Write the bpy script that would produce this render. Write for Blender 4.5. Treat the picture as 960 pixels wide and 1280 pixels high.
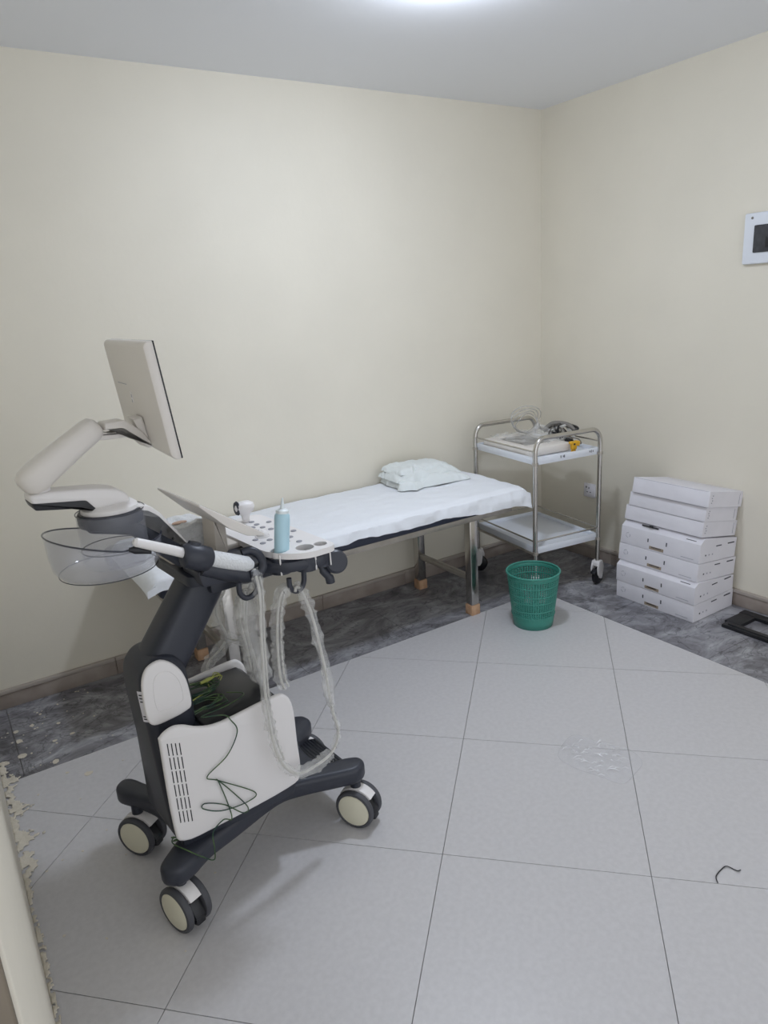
import bpy, bmesh, math, random
from mathutils import Vector, Matrix, noise
PI = math.pi
for o in list(bpy.data.objects): bpy.data.objects.remove(o)
S = bpy.context.scene
COL = S.collection

# ------------------------------------------------------------------ camera
cam_d = bpy.data.cameras.new('camera'); cam = bpy.data.objects.new('camera', cam_d); COL.objects.link(cam)
CAM = Vector((-3.3638, -3.3027, 1.6167)); yaw, pitch, roll = 0.5629, -0.2854, -0.0640
fw = Vector((math.sin(yaw)*math.cos(pitch), math.cos(yaw)*math.cos(pitch), math.sin(pitch)))
rt = Vector((math.cos(yaw), -math.sin(yaw), 0)); up = rt.cross(fw)
r2 = rt*math.cos(roll) + up*math.sin(roll); u2 = -rt*math.sin(roll) + up*math.cos(roll)
cam.matrix_world = Matrix(((r2.x, u2.x, -fw.x, CAM.x), (r2.y, u2.y, -fw.y, CAM.y), (r2.z, u2.z, -fw.z, CAM.z), (0, 0, 0, 1)))
cam_d.sensor_fit = 'VERTICAL'; cam_d.sensor_height = 36.0; cam_d.lens = 892.04/1280*36.0
cam_d.clip_start = 0.02
S.camera = cam
# ------------------------------------------------------------------ world, exposure
W = bpy.data.worlds.new('world'); S.world = W; W.use_nodes = True
W.node_tree.nodes['Background'].inputs[0].default_value = (0.92, 0.95, 1.0, 1)
W.node_tree.nodes['Background'].inputs[1].default_value = 0.50
S.view_settings.view_transform = 'Standard'; S.view_settings.look = 'None'
S.view_settings.exposure = 1.34; S.view_settings.gamma = 1.0
S.view_settings.use_curve_mapping = False
LAMP_STRENGTH = 85.0

# ------------------------------------------------------------------ helpers
def lin(c): return tuple(((x/255)/12.92 if x/255 <= .04045 else ((x/255+.055)/1.055)**2.4) for x in c)
def mat(name, rgb, rough=.5, metal=0, alpha=1, spec=.5, var=0, vscale=8, bump=0, bscale=60, rgb2=None, trans=0, emit=0, coat=0):
    m = bpy.data.materials.new(name); m.use_nodes = True; nt = m.node_tree; b = nt.nodes['Principled BSDF']
    c = lin(rgb); b.inputs['Base Color'].default_value = (*c, 1)
    b.inputs['Roughness'].default_value = rough; b.inputs['Metallic'].default_value = metal
    b.inputs['Alpha'].default_value = alpha; b.inputs['Specular IOR Level'].default_value = spec
    b.inputs['Transmission Weight'].default_value = trans; b.inputs['Coat Weight'].default_value = coat
    if emit:
        b.inputs['Emission Color'].default_value = (*c, 1); b.inputs['Emission Strength'].default_value = emit
    tc = nt.nodes.new('ShaderNodeTexCoord')
    if var or rgb2:
        n = nt.nodes.new('ShaderNodeTexNoise'); n.inputs['Scale'].default_value = vscale; n.inputs['Detail'].default_value = 5
        r = nt.nodes.new('ShaderNodeValToRGB'); r.color_ramp.elements[0].position = .35; r.color_ramp.elements[1].position = .65
        c2 = lin(rgb2) if rgb2 else tuple(min(1, x*(1+var)) for x in c)
        c1 = c if rgb2 else tuple(x*(1-var) for x in c)
        r.color_ramp.elements[0].color = (*c1, 1); r.color_ramp.elements[1].color = (*c2, 1)
        nt.links.new(tc.outputs['Object'], n.inputs['Vector']); nt.links.new(n.outputs['Fac'], r.inputs['Fac']); nt.links.new(r.outputs['Color'], b.inputs['Base Color'])
    if bump:
        n2 = nt.nodes.new('ShaderNodeTexNoise'); n2.inputs['Scale'].default_value = bscale; n2.inputs['Detail'].default_value = 4
        bp = nt.nodes.new('ShaderNodeBump'); bp.inputs['Strength'].default_value = bump; bp.inputs['Distance'].default_value = .01
        nt.links.new(tc.outputs['Object'], n2.inputs['Vector']); nt.links.new(n2.outputs['Fac'], bp.inputs['Height']); nt.links.new(bp.outputs['Normal'], b.inputs['Normal'])
    return m
def marble(name):
    m = bpy.data.materials.new(name); m.use_nodes = True; nt = m.node_tree; b = nt.nodes['Principled BSDF']; L = nt.links.new
    tc = nt.nodes.new('ShaderNodeTexCoord'); mp = nt.nodes.new('ShaderNodeMapping'); mp.inputs['Rotation'].default_value = (0, 0, .55); mp.inputs['Scale'].default_value = (1.1, 1.9, 1)
    L(tc.outputs['Object'], mp.inputs['Vector'])
    n1 = nt.nodes.new('ShaderNodeTexNoise'); n1.inputs['Scale'].default_value = 2.2; n1.inputs['Detail'].default_value = 9; n1.inputs['Roughness'].default_value = .7; n1.inputs['Distortion'].default_value = 2.4
    L(mp.outputs[0], n1.inputs['Vector'])
    r = nt.nodes.new('ShaderNodeValToRGB'); e = r.color_ramp.elements
    e[0].position = .30; e[0].color = (*lin((80, 79, 84)), 1); e[1].position = .74; e[1].color = (*lin((196, 196, 200)), 1)
    k = e.new(.46); k.color = (*lin((122, 121, 126)), 1); k = e.new(.56); k.color = (*lin((150, 150, 155)), 1)
    L(n1.outputs['Fac'], r.inputs['Fac'])
    n2 = nt.nodes.new('ShaderNodeTexNoise'); n2.inputs['Scale'].default_value = 3.4; n2.inputs['Detail'].default_value = 7; n2.inputs['Distortion'].default_value = 2.6
    L(mp.outputs[0], n2.inputs['Vector'])
    sub = nt.nodes.new('ShaderNodeMath'); sub.operation = 'SUBTRACT'; sub.inputs[1].default_value = .5; L(n2.outputs['Fac'], sub.inputs[0])
    ab = nt.nodes.new('ShaderNodeMath'); ab.operation = 'ABSOLUTE'; L(sub.outputs[0], ab.inputs[0])
    r2_ = nt.nodes.new('ShaderNodeValToRGB'); e = r2_.color_ramp.elements; e[0].position = 0; e[0].color = (.22, .22, .23, 1); e[1].position = .022; e[1].color = (1, 1, 1, 1)
    L(ab.outputs[0], r2_.inputs['Fac'])
    mx = nt.nodes.new('ShaderNodeMix'); mx.data_type = 'RGBA'; mx.blend_type = 'MULTIPLY'; mx.inputs[0].default_value = .75
    L(r.outputs['Color'], mx.inputs[6]); L(r2_.outputs['Color'], mx.inputs[7]); L(mx.outputs[2], b.inputs['Base Color'])
    b.inputs['Roughness'].default_value = .32
    return m

M = {}
M['wall'] = mat('wall_paint', (223, 217, 202), .62, var=.018, vscale=2.5, bump=.05, bscale=35)
M['ceiling'] = mat('ceiling_paint', (236, 238, 242), .75, bump=.03, bscale=30)
M['tile'] = mat('light_tile', (196, 194, 195), .38, rgb2=(202, 200, 201), vscale=60, bump=.03, bscale=150)
M['grout'] = mat('grout', (146, 142, 138), .9)
M['marble'] = marble('dark_marble')
M['skirt'] = mat('skirting_tile', (146, 134, 125), .45, rgb2=(166, 155, 146), vscale=9)
M['skirtcap'] = mat('skirting_cap', (174, 164, 155), .4, var=.05)
M['plaster'] = mat('plaster', (214, 206, 190), .9, bump=.3, bscale=80)
M['endshade'] = mat('door_reveal_plaster', (112, 102, 88), .8, var=.06, vscale=12)  # dim light on the wall end put into the colour as dark brown
M['dark'] = mat('charcoal_plastic', (47, 50, 60), .42, bump=.04, bscale=300)
M['darker'] = mat('black_plastic', (26, 27, 32), .4)
M['white'] = mat('white_plastic', (232, 229, 228), .38)
M['offwhite'] = mat('warm_white_plastic', (224, 219, 213), .42)
M['beige'] = mat('beige_plastic', (212, 204, 194), .45)
M['cream'] = mat('cream_hub', (226, 222, 200), .45)
M['tyre'] = mat('grey_tyre', (74, 75, 80), .6)
M['chrome'] = mat('chrome', (196, 193, 188), .2, 1, bump=.02, bscale=40)
M['steel'] = mat('brushed_steel', (178, 172, 163), .34, .6, var=.12, vscale=14)
M['sheet'] = mat('white_sheet', (232, 235, 240), .85, bump=.18, bscale=45)
M['cloth'] = mat('folded_cloth', (222, 227, 226), .85, bump=.2, bscale=50)
M['mattress'] = mat('navy_vinyl', (44, 49, 66), .5)
M['wood'] = mat('pale_wood', (205, 168, 135), .7, rgb2=(186, 145, 112), vscale=30)
M['green'] = mat('green_bin', (60, 138, 124), .4)
M['shelf'] = mat('shelf_white', (224, 228, 235), .32)
M['card'] = mat('white_card', (224, 222, 228), .62, var=.02, vscale=12)
M['cardedge'] = mat('kraft_edge', (160, 146, 130), .85)
M['mark'] = mat('print_ink', (70, 70, 78), .7)
M['markpale'] = mat('print_ink_pale', (168, 168, 178), .7)
M['black'] = mat('black_frame', (28, 29, 33), .45)
M['clear'] = mat('clear_plastic', (196, 198, 208), .08, alpha=.21, spec=.6)
M['clearrim'] = mat('clear_plastic_rim', (70, 72, 84), .15, alpha=.85)
M['film'] = mat('crinkled_film', (238, 238, 236), .14, alpha=.24, spec=.9, bump=.6, bscale=70)
M['film2'] = mat('floor_film', (240, 240, 245), .2, alpha=.15, spec=1, bump=1.0, bscale=60)
M['glint'] = mat('film_crease', (250, 250, 252), .12, alpha=.7, spec=1)  # near-white colour stands in for highlights on the bag's creases
M['core'] = mat('cable_core', (200, 198, 192), .5)
M['gel'] = mat('gel_blue', (184, 219, 232), .3, trans=0)
M['gelcap'] = mat('nozzle_white', (226, 234, 236), .35)
M['button'] = mat('button_grey', (150, 150, 156), .5)
M['screen'] = mat('screen_glass', (22, 24, 30), .12)
M['wire'] = mat('green_wire', (20, 58, 48), .45, rgb2=(78, 104, 56), vscale=26)
M['wirey'] = mat('yellow_wire', (172, 176, 92), .5)
M['yellow'] = mat('yellow_plug', (226, 172, 34), .4)
M['greycable'] = mat('grey_cable', (120, 116, 110), .5)
M['stain'] = mat('brown_print', (190, 158, 138), .7)
M['smoke'] = mat('smoked_window', (58, 60, 66), .15, var=.25, vscale=40)
M['wrapwhite'] = mat('bubble_wrap_white', (226, 228, 230), .3, bump=.5, bscale=180)
M['lamp'] = mat('lamp_diffuser', (228, 238, 255), .5, emit=LAMP_STRENGTH)

def catmull(P, n=8, closed=False):
    P = [Vector(p) for p in P]; out = []; N = len(P)
    rng = range(N) if closed else range(N-1)
    for i in rng:
        if closed: a, b, c, d = P[(i-1) % N], P[i], P[(i+1) % N], P[(i+2) % N]
        else: a, b, c, d = P[max(i-1, 0)], P[i], P[i+1], P[min(i+2, N-1)]
        for k in range(n):
            t = k/n
            out.append(.5*((2*b)+(c-a)*t+(2*a-5*b+4*c-d)*t*t+(3*b-a-3*c+d)*t**3))
    if not closed: out.append(P[-1])
    return out
def arc2(P, r, n=5):
    """round the corners of a closed 2D polygon"""
    out = []; N = len(P)
    rr = r if isinstance(r, (list, tuple)) else [r]*N
    for i in range(N):
        p0, p, p1 = Vector(P[i-1]), Vector(P[i]), Vector(P[(i+1) % N])
        d0, d1 = (p0-p), (p1-p); q = min(rr[i], d0.length*.48, d1.length*.48)
        a, b = p+d0.normalized()*q, p+d1.normalized()*q
        for k in range(n+1):
            t = k/n; out.append(tuple((1-t)**2*a+2*t*(1-t)*p+t*t*b))
    return out

class MB:
    def __init__(s): s.bm = bmesh.new()
    def _merge(s, bm, mtx=None):
        if mtx is not None: bmesh.ops.transform(bm, matrix=mtx, verts=bm.verts)
        me = bpy.data.meshes.new('t'); bm.to_mesh(me); bm.free(); s.bm.from_mesh(me); bpy.data.meshes.remove(me)
        return s
    def box(s, c, d, bev=0, rot=None, seg=2):
        bm = bmesh.new(); bmesh.ops.create_cube(bm, size=1)
        bmesh.ops.scale(bm, vec=d, verts=bm.verts)
        if bev: bmesh.ops.bevel(bm, geom=bm.edges[:], offset=bev, segments=seg, affect='EDGES', profile=.5)
        m = Matrix.Translation(c)
        if rot is not None: m = m @ rot
        return s._merge(bm, m)
    def prism(s, poly, e0, e1, plane='xz', bev=0, mtx=None, seg=2):
        """2D polygon extruded from e0 to e1 along the missing axis"""
        bm = bmesh.new(); n = len(poly)
        f = {'xz': lambda p, e: (p[0], e, p[1]), 'xy': lambda p, e: (p[0], p[1], e), 'yz': lambda p, e: (e, p[0], p[1])}[plane]
        A = sum(poly[k-1][0]*poly[k][1]-poly[k][0]*poly[k-1][1] for k in range(n)); sg = 1 if A > 0 else -1
        off = []
        for k in range(n):
            p0, p, p1 = Vector(poly[k-1][:2]), Vector(poly[k][:2]), Vector(poly[(k+1) % n][:2])
            d0, d1 = (p-p0), (p1-p)
            d0 = d0.normalized() if d0.length > 1e-9 else d1.normalized(); d1 = d1.normalized() if d1.length > 1e-9 else d0
            n0, n1 = Vector((-d0.y, d0.x))*sg, Vector((-d1.y, d1.x))*sg; m = n0+n1
            m = m.normalized() if m.length > 1e-6 else n0
            off.append(m/max(.5, m.dot(n0)))
        dr = 1 if e1 > e0 else -1; lay = []
        if bev:
            K = [PI/2*q/seg for q in range(seg+1)]
            lay = [(bev*(1-math.sin(t)), e0+dr*bev*(1-math.cos(t))) for t in K]+[(bev*(1-math.sin(t)), e1-dr*bev*(1-math.cos(t))) for t in reversed(K)]
        else: lay = [(0, e0), (0, e1)]
        L = [[bm.verts.new(f((poly[k][0]+off[k].x*o, poly[k][1]+off[k].y*o), e)) for k in range(n)] for o, e in lay]
        bm.faces.new(L[0]); bm.faces.new(list(reversed(L[-1])))
        for v, w in zip(L, L[1:]):
            for k in range(n): bm.faces.new((v[k], w[k], w[(k+1) % n], v[(k+1) % n]))
        bmesh.ops.recalc_face_normals(bm, faces=bm.faces)
        return s._merge(bm, mtx)
    def loft(s, secs, ex=4.0, seg=32):
        """secs: (centre, half axis vector 1, half axis vector 2); super-ellipse sections"""
        bm = bmesh.new(); R = []
        for c, u, v in secs:
            ring = []
            for k in range(seg):
                t = 2*PI*k/seg; ct, st = math.cos(t), math.sin(t)
                x = math.copysign(abs(ct)**(2/ex), ct); y = math.copysign(abs(st)**(2/ex), st)
                ring.append(bm.verts.new(Vector(c)+Vector(u)*x+Vector(v)*y))
            R.append(ring)
        for a_, b_ in zip(R, R[1:]):
            for k in range(seg): bm.faces.new((a_[k], a_[(k+1) % seg], b_[(k+1) % seg], b_[k]))
        bm.faces.new(R[0]); bm.faces.new(list(reversed(R[-1])))
        bmesh.ops.recalc_face_normals(bm, faces=bm.faces)
        return s._merge(bm)
    def tube(s, path, r, seg=10, cap=True, closed=False, flat=None):
        P = [Vector(p) for p in path]; n = len(P)
        R = r if isinstance(r, (list, tuple)) else [r]*n
        bm = bmesh.new(); rings = []; nrm = None
        for i in range(n):
            if closed: t = P[(i+1) % n]-P[i-1]
            else: t = P[min(i+1, n-1)]-P[max(i-1, 0)]
            t.normalize()
            if nrm is None:
                nrm = t.orthogonal().normalized()
            nrm = (nrm-t*nrm.dot(t))
            nrm = nrm.normalized() if nrm.length > 1e-6 else t.orthogonal().normalized()
            bi = t.cross(nrm)
            rings.append([bm.verts.new(P[i]+R[i]*(math.cos(2*PI*k/seg)*nrm+math.sin(2*PI*k/seg)*bi*(flat or 1))) for k in range(seg)])
        m = n if closed else n-1
        for i in range(m):
            a, b = rings[i], rings[(i+1) % n]
            for k in range(seg): bm.faces.new((a[k], a[(k+1) % seg], b[(k+1) % seg], b[k]))
        if cap and not closed:
            bm.faces.new(list(reversed(rings[0]))); bm.faces.new(rings[-1])
        return s._merge(bm)
    def lathe(s, prof, mtx=None, seg=32, a0=0, a1=2*PI):
        """profile (r, z) turned about z"""
        bm = bmesh.new(); full = abs(a1-a0-2*PI) < 1e-6; n = seg if full else seg+1
        rings = []
        for r, z in prof:
            if r < 1e-6 and full: rings.append([bm.verts.new((0, 0, z))])
            else: rings.append([bm.verts.new((r*math.cos(a0+(a1-a0)*k/seg), r*math.sin(a0+(a1-a0)*k/seg), z)) for k in range(n)])
        for a, b in zip(rings, rings[1:]):
            for k in range(seg):
                k1 = (k+1) % n
                if len(a) == 1 and len(b) == 1: continue
                if len(a) == 1: bm.faces.new((a[0], b[k1], b[k]))
                elif len(b) == 1: bm.faces.new((a[k], a[k1], b[0]))
                else: bm.faces.new((a[k], a[k1], b[k1], b[k]))
        bmesh.ops.recalc_face_normals(bm, faces=bm.faces)
        return s._merge(bm, mtx)
    def grid(s, fn, nu, nv):
        bm = bmesh.new(); V = [[bm.verts.new(fn(i/nu, j/nv)) for j in range(nv+1)] for i in range(nu+1)]
        for i in range(nu):
            for j in range(nv): bm.faces.new((V[i][j], V[i+1][j], V[i+1][j+1], V[i][j+1]))
        return s._merge(bm)
    def build(s, name, m, parent=None, smooth=40, label=None):
        me = bpy.data.meshes.new(name); s.bm.to_mesh(me); s.bm.free()
        if smooth:
            for p in me.polygons: p.use_smooth = True
            me.set_sharp_from_angle(angle=math.radians(smooth))
        me.materials.append(M[m] if isinstance(m, str) else m)
        o = bpy.data.objects.new(name, me); COL.objects.link(o)
        if parent: o.parent = parent
        if label: o['label'] = label
        return o
def tag(o, label, cat, group=None, kind=None):
    o['label'] = label
    if cat: o['category'] = cat
    if group: o['group'] = group
    if kind: o['kind'] = kind
    return o
def empty(name, loc=(0, 0, 0), rz=0, label=None, cat=None, group=None):
    o = bpy.data.objects.new(name, None); COL.objects.link(o); o.location = loc; o.rotation_euler = (0, 0, rz); o.empty_display_size = .05
    if label: tag(o, label, cat, group)
    return o
def struct(o, label, cat=None):
    o['kind'] = 'structure'; o['label'] = label; o['category'] = cat or o.name.split('_')[0]
    return o
def copy_tree(o, parent=None):
    c = o.copy(); COL.objects.link(c); c.parent = parent
    for ch in list(o.children): copy_tree(ch, c)
    return c
RZ = lambda a: Matrix.Rotation(a, 4, 'Z')
RY = lambda a: Matrix.Rotation(a, 4, 'Y')
RX = lambda a: Matrix.Rotation(a, 4, 'X')
T = Matrix.Translation
def nz(x, y, z, s=1.0): return noise.noise(Vector((x, y, z))*s)

# ================================================================== SETTING
XR, XL, H = -0.036, -3.395, 2.620      # right wall, left wall, ceiling
YF, XC = -4.6, -4.7
BB, BR = -0.604, -0.655                # edges of the dark border
floor = struct(MB().box(((XC+.3)/2, (YF+.3)/2, -.056), (-XC+.3, -YF+.3, .10)).build('floor', 'grout', smooth=0),
               'tiled floor with pale diagonal tiles and dark marble border', 'floor')
def clip(poly, x0, x1, y0, y1):
    def cut(P, f, ip):
        out = []
        for i in range(len(P)):
            a, b = P[i-1], P[i]
            if f(b):
                if not f(a): out.append(ip(a, b))
                out.append(b)
            elif f(a): out.append(ip(a, b))
        return out
    def ix(X): return lambda a, b: (X, a[1]+(b[1]-a[1])*(X-a[0])/(b[0]-a[0]))
    def iy(Y): return lambda a, b: (a[0]+(b[0]-a[0])*(Y-a[1])/(b[1]-a[1]), Y)
    for f, ip in ((lambda p: p[0] >= x0, ix(x0)), (lambda p: p[0] <= x1, ix(x1)), (lambda p: p[1] >= y0, iy(y0)), (lambda p: p[1] <= y1, iy(y1))):
        poly = cut(poly, f, ip)
        if len(poly) < 3: return []
    return poly
TH = math.radians(-45.41); e1 = Vector((math.cos(TH), math.sin(TH))); e2 = Vector((math.sin(TH), -math.cos(TH)))
G0 = Vector((-1.4627, -1.010)); g = .0011
for i in range(-9, 9):
    for j in range(-6, 10):
        q = [G0+.6*(i*e1+j*e2)+(.6*sx+(-g if sx else g))*e1+(.6*sy+(-g if sy else g))*e2 for sx, sy in ((0, 0), (1, 0), (1, 1), (0, 1))]
        p = clip([tuple(v) for v in q], XC, BR-g, YF, BB-g)
        cx = sum(v[0] for v in p)/max(len(p), 1); cy = sum(v[1] for v in p)/max(len(p), 1)
        if len(p) >= 3:
            a = abs(sum(p[k-1][0]*p[k][1]-p[k][0]*p[k-1][1] for k in range(len(p))))/2
            if a > .002 and not (cx < XL-.3 and cy > -2.4):
                MB().prism(p, -.008, 0, 'xy').build('tile', 'tile', floor, smooth=0)
xs = [XL-.1]+[-3.32+.6*k for k in range(6)]+[.1]
for a, b in zip(xs, xs[1:]):
    MB().prism([(a+g, BB+g), (b-g, BB+g), (b-g, .1), (a+g, .1)], -.008, 0, 'xy').build('border_tile', 'marble', floor, smooth=0)
ys = [BB, -1.04, -1.64, -2.24, -2.84, -3.44, -4.04, -4.6]
for a, b in zip(ys, ys[1:]):
    MB().prism([(BR+g, b+g), (.1, b+g), (.1, a-g), (BR+g, a-g)], -.008, 0, 'xy').build('border_tile', 'marble', floor, smooth=0)

struct(MB().box(((XC+.2)/2, .1, H/2), (-XC+.2, .2, H+.2)).build('wall_back', 'wall', smooth=0), 'long cream painted wall behind the bed', 'wall')
struct(MB().box((XR+.1, YF/2, H/2), (.2, -YF+.2, H+.2)).build('wall_right', 'wall', smooth=0), 'cream painted wall behind the stacked boxes', 'wall')
wl = struct(MB().box((XL-.09, -2.76/2, H/2), (.18, 2.76, H+.2), .003).build('wall_left', 'wall'), 'cream wall end at the left edge beside the doorway', 'wall')
MB().box((XL-.092, -2.766, H/2), (.176, .012, H-.002), .002).build('end_board', 'endshade', wl, smooth=0, label='brown strip over the wall end, coloured for its shade')  # thin strip added to carry the shaded wall-end colour
struct(MB().box((XC/2, YF/2, H+.05), (-XC+.4, -YF+.4, .1)).build('ceiling', 'ceiling', smooth=0), 'plain white ceiling with one round lamp', 'ceiling')
def skirting(name, a, b, wall, label):
    """board plus a rounded cap, a metre-long pieces"""
    root = empty(name); struct(root, label, 'baseboard')
    n = 6 if wall == 'y' else 8
    for k in range(n):
        p, q = a+(b-a)*k/n, a+(b-a)*(k+1)/n; mid, ln = (p+q)/2, abs(q-p)-.0015
        for nm, m, th, z0, z1 in (('board', 'skirt', .013, 0, .069), ('cap', 'skirtcap', .020, .0715, .090)):
            if wall == 'y': MB().box((mid, -th/2, (z0+z1)/2), (ln, th, z1-z0), .003).build(nm, m, root)
            else: MB().box((XR-th/2, mid, (z0+z1)/2), (th, ln, z1-z0), .003).build(nm, m, root)
skirting('baseboard_back', XL, XR-.02, 'y', 'brown tiled skirting along the wall behind the bed')
skirting('baseboard_right', -.02, YF, 'x', 'brown tiled skirting along the wall beside the boxes')

# ceiling lamp
lp = empty('ceiling_lamp', (-1.672, -1.242, H), 0, 'round glowing white lamp on the ceiling', 'lamp')
MB().lathe([(0, 0), (.105, 0), (.105, -.014), (.098, -.018), (0, -.018)]).build('base_ring', 'white', lp)
MB().lathe([(.094, -.018), (.090, -.034), (.075, -.050), (.045, -.062), (0, -.067)], seg=32).build('diffuser', 'lamp', lp)

# ================================================================== ULTRASOUND MACHINE
MO = Vector((-2.756, -1.434, 0)); MA = math.radians(5)
MW = T(MO) @ RZ(MA)
def mw(a, b, z): return MW @ Vector((a, b, z))
US = empty('ultrasound_machine', MO, MA, 'white and charcoal ultrasound machine on four casters in front of the bed', 'ultrasound machine')
# base with four arms
half = [(-.316, .240), (-.316, .272), (-.290, .292), (-.258, .275), (-.215, .190), (-.10, .132), (.05, .118), (.13, .138), (.24, .198), (.295, .222), (.335, .200), (.338, .155), (.30, .120), (.245, .085), (.225, .03)]
rear = [(-.245, .04), (-.255, .10), (-.30, .165)]
near = [(a, -b*.78-.012 if b > .1 else -b) for a, b in half]
near[0:6] = [(-.338, -.150), (-.336, -.182), (-.305, -.205), (-.262, -.195), (-.20, -.165), (-.10, -.140)]
pl = [Vector((a, b, 0)) for a, b in half] + [Vector((a, b, 0)) for a, b in reversed(near)] + [Vector((-.30, -.115, 0)), Vector((-.258, -.08, 0)), Vector((-.245, -.03, 0)), Vector((-.245, .04, 0)), Vector((-.258, .11, 0)), Vector((-.285, .18, 0))]
bp = [(v.x, v.y) for v in catmull(pl, 4, True)]
MB().prism(bp, .152, .212, 'xy', bev=.016, seg=3).build('base', 'dark', US, 50)
# ribbed pedal between the front arms
pd = MB().prism([(.20, .19), (.335, .150), (.335, .138), (.20, .165)], -.10, .13, 'xz', .004).build('foot_pedal', 'dark', US)
for k in range(9):
    a = .215+k*.0135; MB().box((a, .015, .187-(a-.20)*.296+.003), (.006, .21, .006), .001).build('rib', 'darker', pd)
# casters
def caster(a, b, ax, lab, r=.066):
    """twin wheel caster; ax = direction of the wheel axle in the room"""
    root = bpy.data.objects.new('caster', None); COL.objects.link(root); root.parent = US
    root.location = (a, b, 0); root.rotation_euler = (0, 0, ax-MA); root['label'] = lab
    m = lambda x: T((x, 0, r)) @ RY(PI/2)
    for sx in (1, -1):
        w = [(.0, -.010), (r-.010, -.011), (r-.003, -.009), (r, -.004), (r, .004), (r-.003, .009), (r-.010, .011), (r-.012, .009)]
        MB().lathe(w, m(sx*.030) @ (Matrix.Identity(4) if sx > 0 else RX(PI)), 40).build('wheel', 'tyre', root)
        MB().lathe([(r-.012, .006), (r-.0125, .0095), (r-.020, .012), (0, .013)], m(sx*.030) @ (Matrix.Identity(4) if sx > 0 else RX(PI)), 40).build('hub_cap', 'cream', root)
    rr = r+.002
    fen = [(rr*math.cos(t), r+rr*math.sin(t)) for t in [math.radians(38+k*9) for k in range(13)]]
    fen += [((rr-.02)*math.cos(t), r+(rr-.02)*math.sin(t)) for t in [math.radians(146-k*9) for k in range(13)]]
    MB().prism(fen, -.0185, .0185, 'yz', .002).build('fender', 'white', root)
    MB().box((0, .034, r-.002), (.034, .046, .05), .006, RX(.5)).build('brake_lever', 'darker', root)
    MB().box((0, .052, r-.022), (.03, .02, .03), .005, RX(.3)).build('brake_pedal', 'darker', root)
    MB().box((0, 0, r*.9), (.03, .05, .06), .008).build('fork', 'dark', root)
    MB().tube([(0, -.006, r*1.6), (0, -.006, .165)], .017, 16).build('stem', 'dark', root)
    return root
D = math.radians
caster(-.292, -.168, D(200), 'rear caster nearest the camera')
caster(.303, -.166, D(212), 'front caster on the near side')
caster(-.278, .200, D(216), 'rear caster on the far side')
caster(.318, .178, D(212), 'front caster on the far side, mostly hidden')
# housing
MB().prism(arc2([(-.262, .195), (.100, .195), (.112, .30), (.108, .49), (.085, .528), (-.262, .528)], .02), -.138, .138, 'xz', .012).build('housing', 'dark', US)
MB().prism(arc2([(-.150, .520), (.088, .520), (.070, .536), (-.150, .540)], .004), -.126, .126, 'xz', .004).build('top_tray', 'darker', US)
PAN = [(-.283, .538), (-.279, .572), (-.246, .587), (-.214, .580), (-.171, .556), (-.108, .543), (.051, .553), (.092, .543), (.113, .495), (.115, .382), (.114, .269), (.068, .238), (-.150, .232), (-.262, .240), (-.282, .300)]
PANs = [(v.x, v.y) for v in catmull([(a, z, 0) for a, z in PAN], 4, True)]
for sgn in (-1, 1):
    p = MB().prism(PANs if sgn < 0 else [(max(a, -.13), z) for a, z in PANs], sgn*.134, sgn*.152, 'xz', .008, seg=3).build('side_panel', 'white', US)
    for c in range(4 if sgn < 0 else 0):
        for k in range(6):
            a0, z0 = -.264+c*.0105, .548-k*.042-c*.004
            MB().box((a0-.001+k*.0002, sgn*.1522, z0-.016), (.0026, .0012, .036)).build('vent_slot', 'darker', p, 0)
# rear spine
SP = arc2([(-.262, .195), (-.276, .42), (-.288, .655), (-.283, .715), (-.25, .752), (-.19, .755), (-.155, .71), (-.148, .60), (-.15, .195)], .03)
sp = MB().prism(SP, -.083, .083, 'xz', .028, seg=5).build('spine', 'dark', US, 50)
CAPP = [(-.287, .712), (-.268, .745), (-.229, .753), (-.192, .722), (-.171, .674), (-.166, .600), (-.186, .583), (-.235, .576), (-.275, .578), (-.290, .604), (-.292, .66)]
CAPs = [(v.x, v.y) for v in catmull([(a+.004, z, 0) for a, z in CAPP], 4, True)]
for sgn in (-1,):
    c = MB().prism(CAPs, sgn*.078, sgn*.093, 'xz', .006, seg=3).build('hinge_cover', 'white', US)
    MB().tube([(-.216+(x+.216)*.6, sgn*.0932, .672+(z-.672)*.62) for x, z in CAPs], .0011, 6, closed=True).build('embossed_ring', 'white', c)
def stick(z0, z1, t0, t1, rr): return lambda u, v: (-.2600-.012*((z0+(z1-z0)*v)-.6)/.1*.35+rr*math.cos(D(t0+(t1-t0)*u)), -.053+rr*math.sin(D(t0+(t1-t0)*u)), z0+(z1-z0)*v)
D = math.radians
st = MB().grid(stick(.585, .678, 196, 268, .0305), 10, 2).build('rating_label', 'card', US, 60, 'small white sticker with dark print')
for k, (za, ta_, tb_) in enumerate(((.665, 205, 240), (.655, 205, 255), (.645, 205, 230), (.600, 205, 235), (.592, 205, 250))): MB().grid(stick(za, za+.004, ta_, tb_, .0310), 6, 1).build('print_line', 'mark', st, 0)
MB().grid(stick(.612, .636, 240, 262, .0310), 4, 1).build('print_block', 'mark', st, 0)
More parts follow.
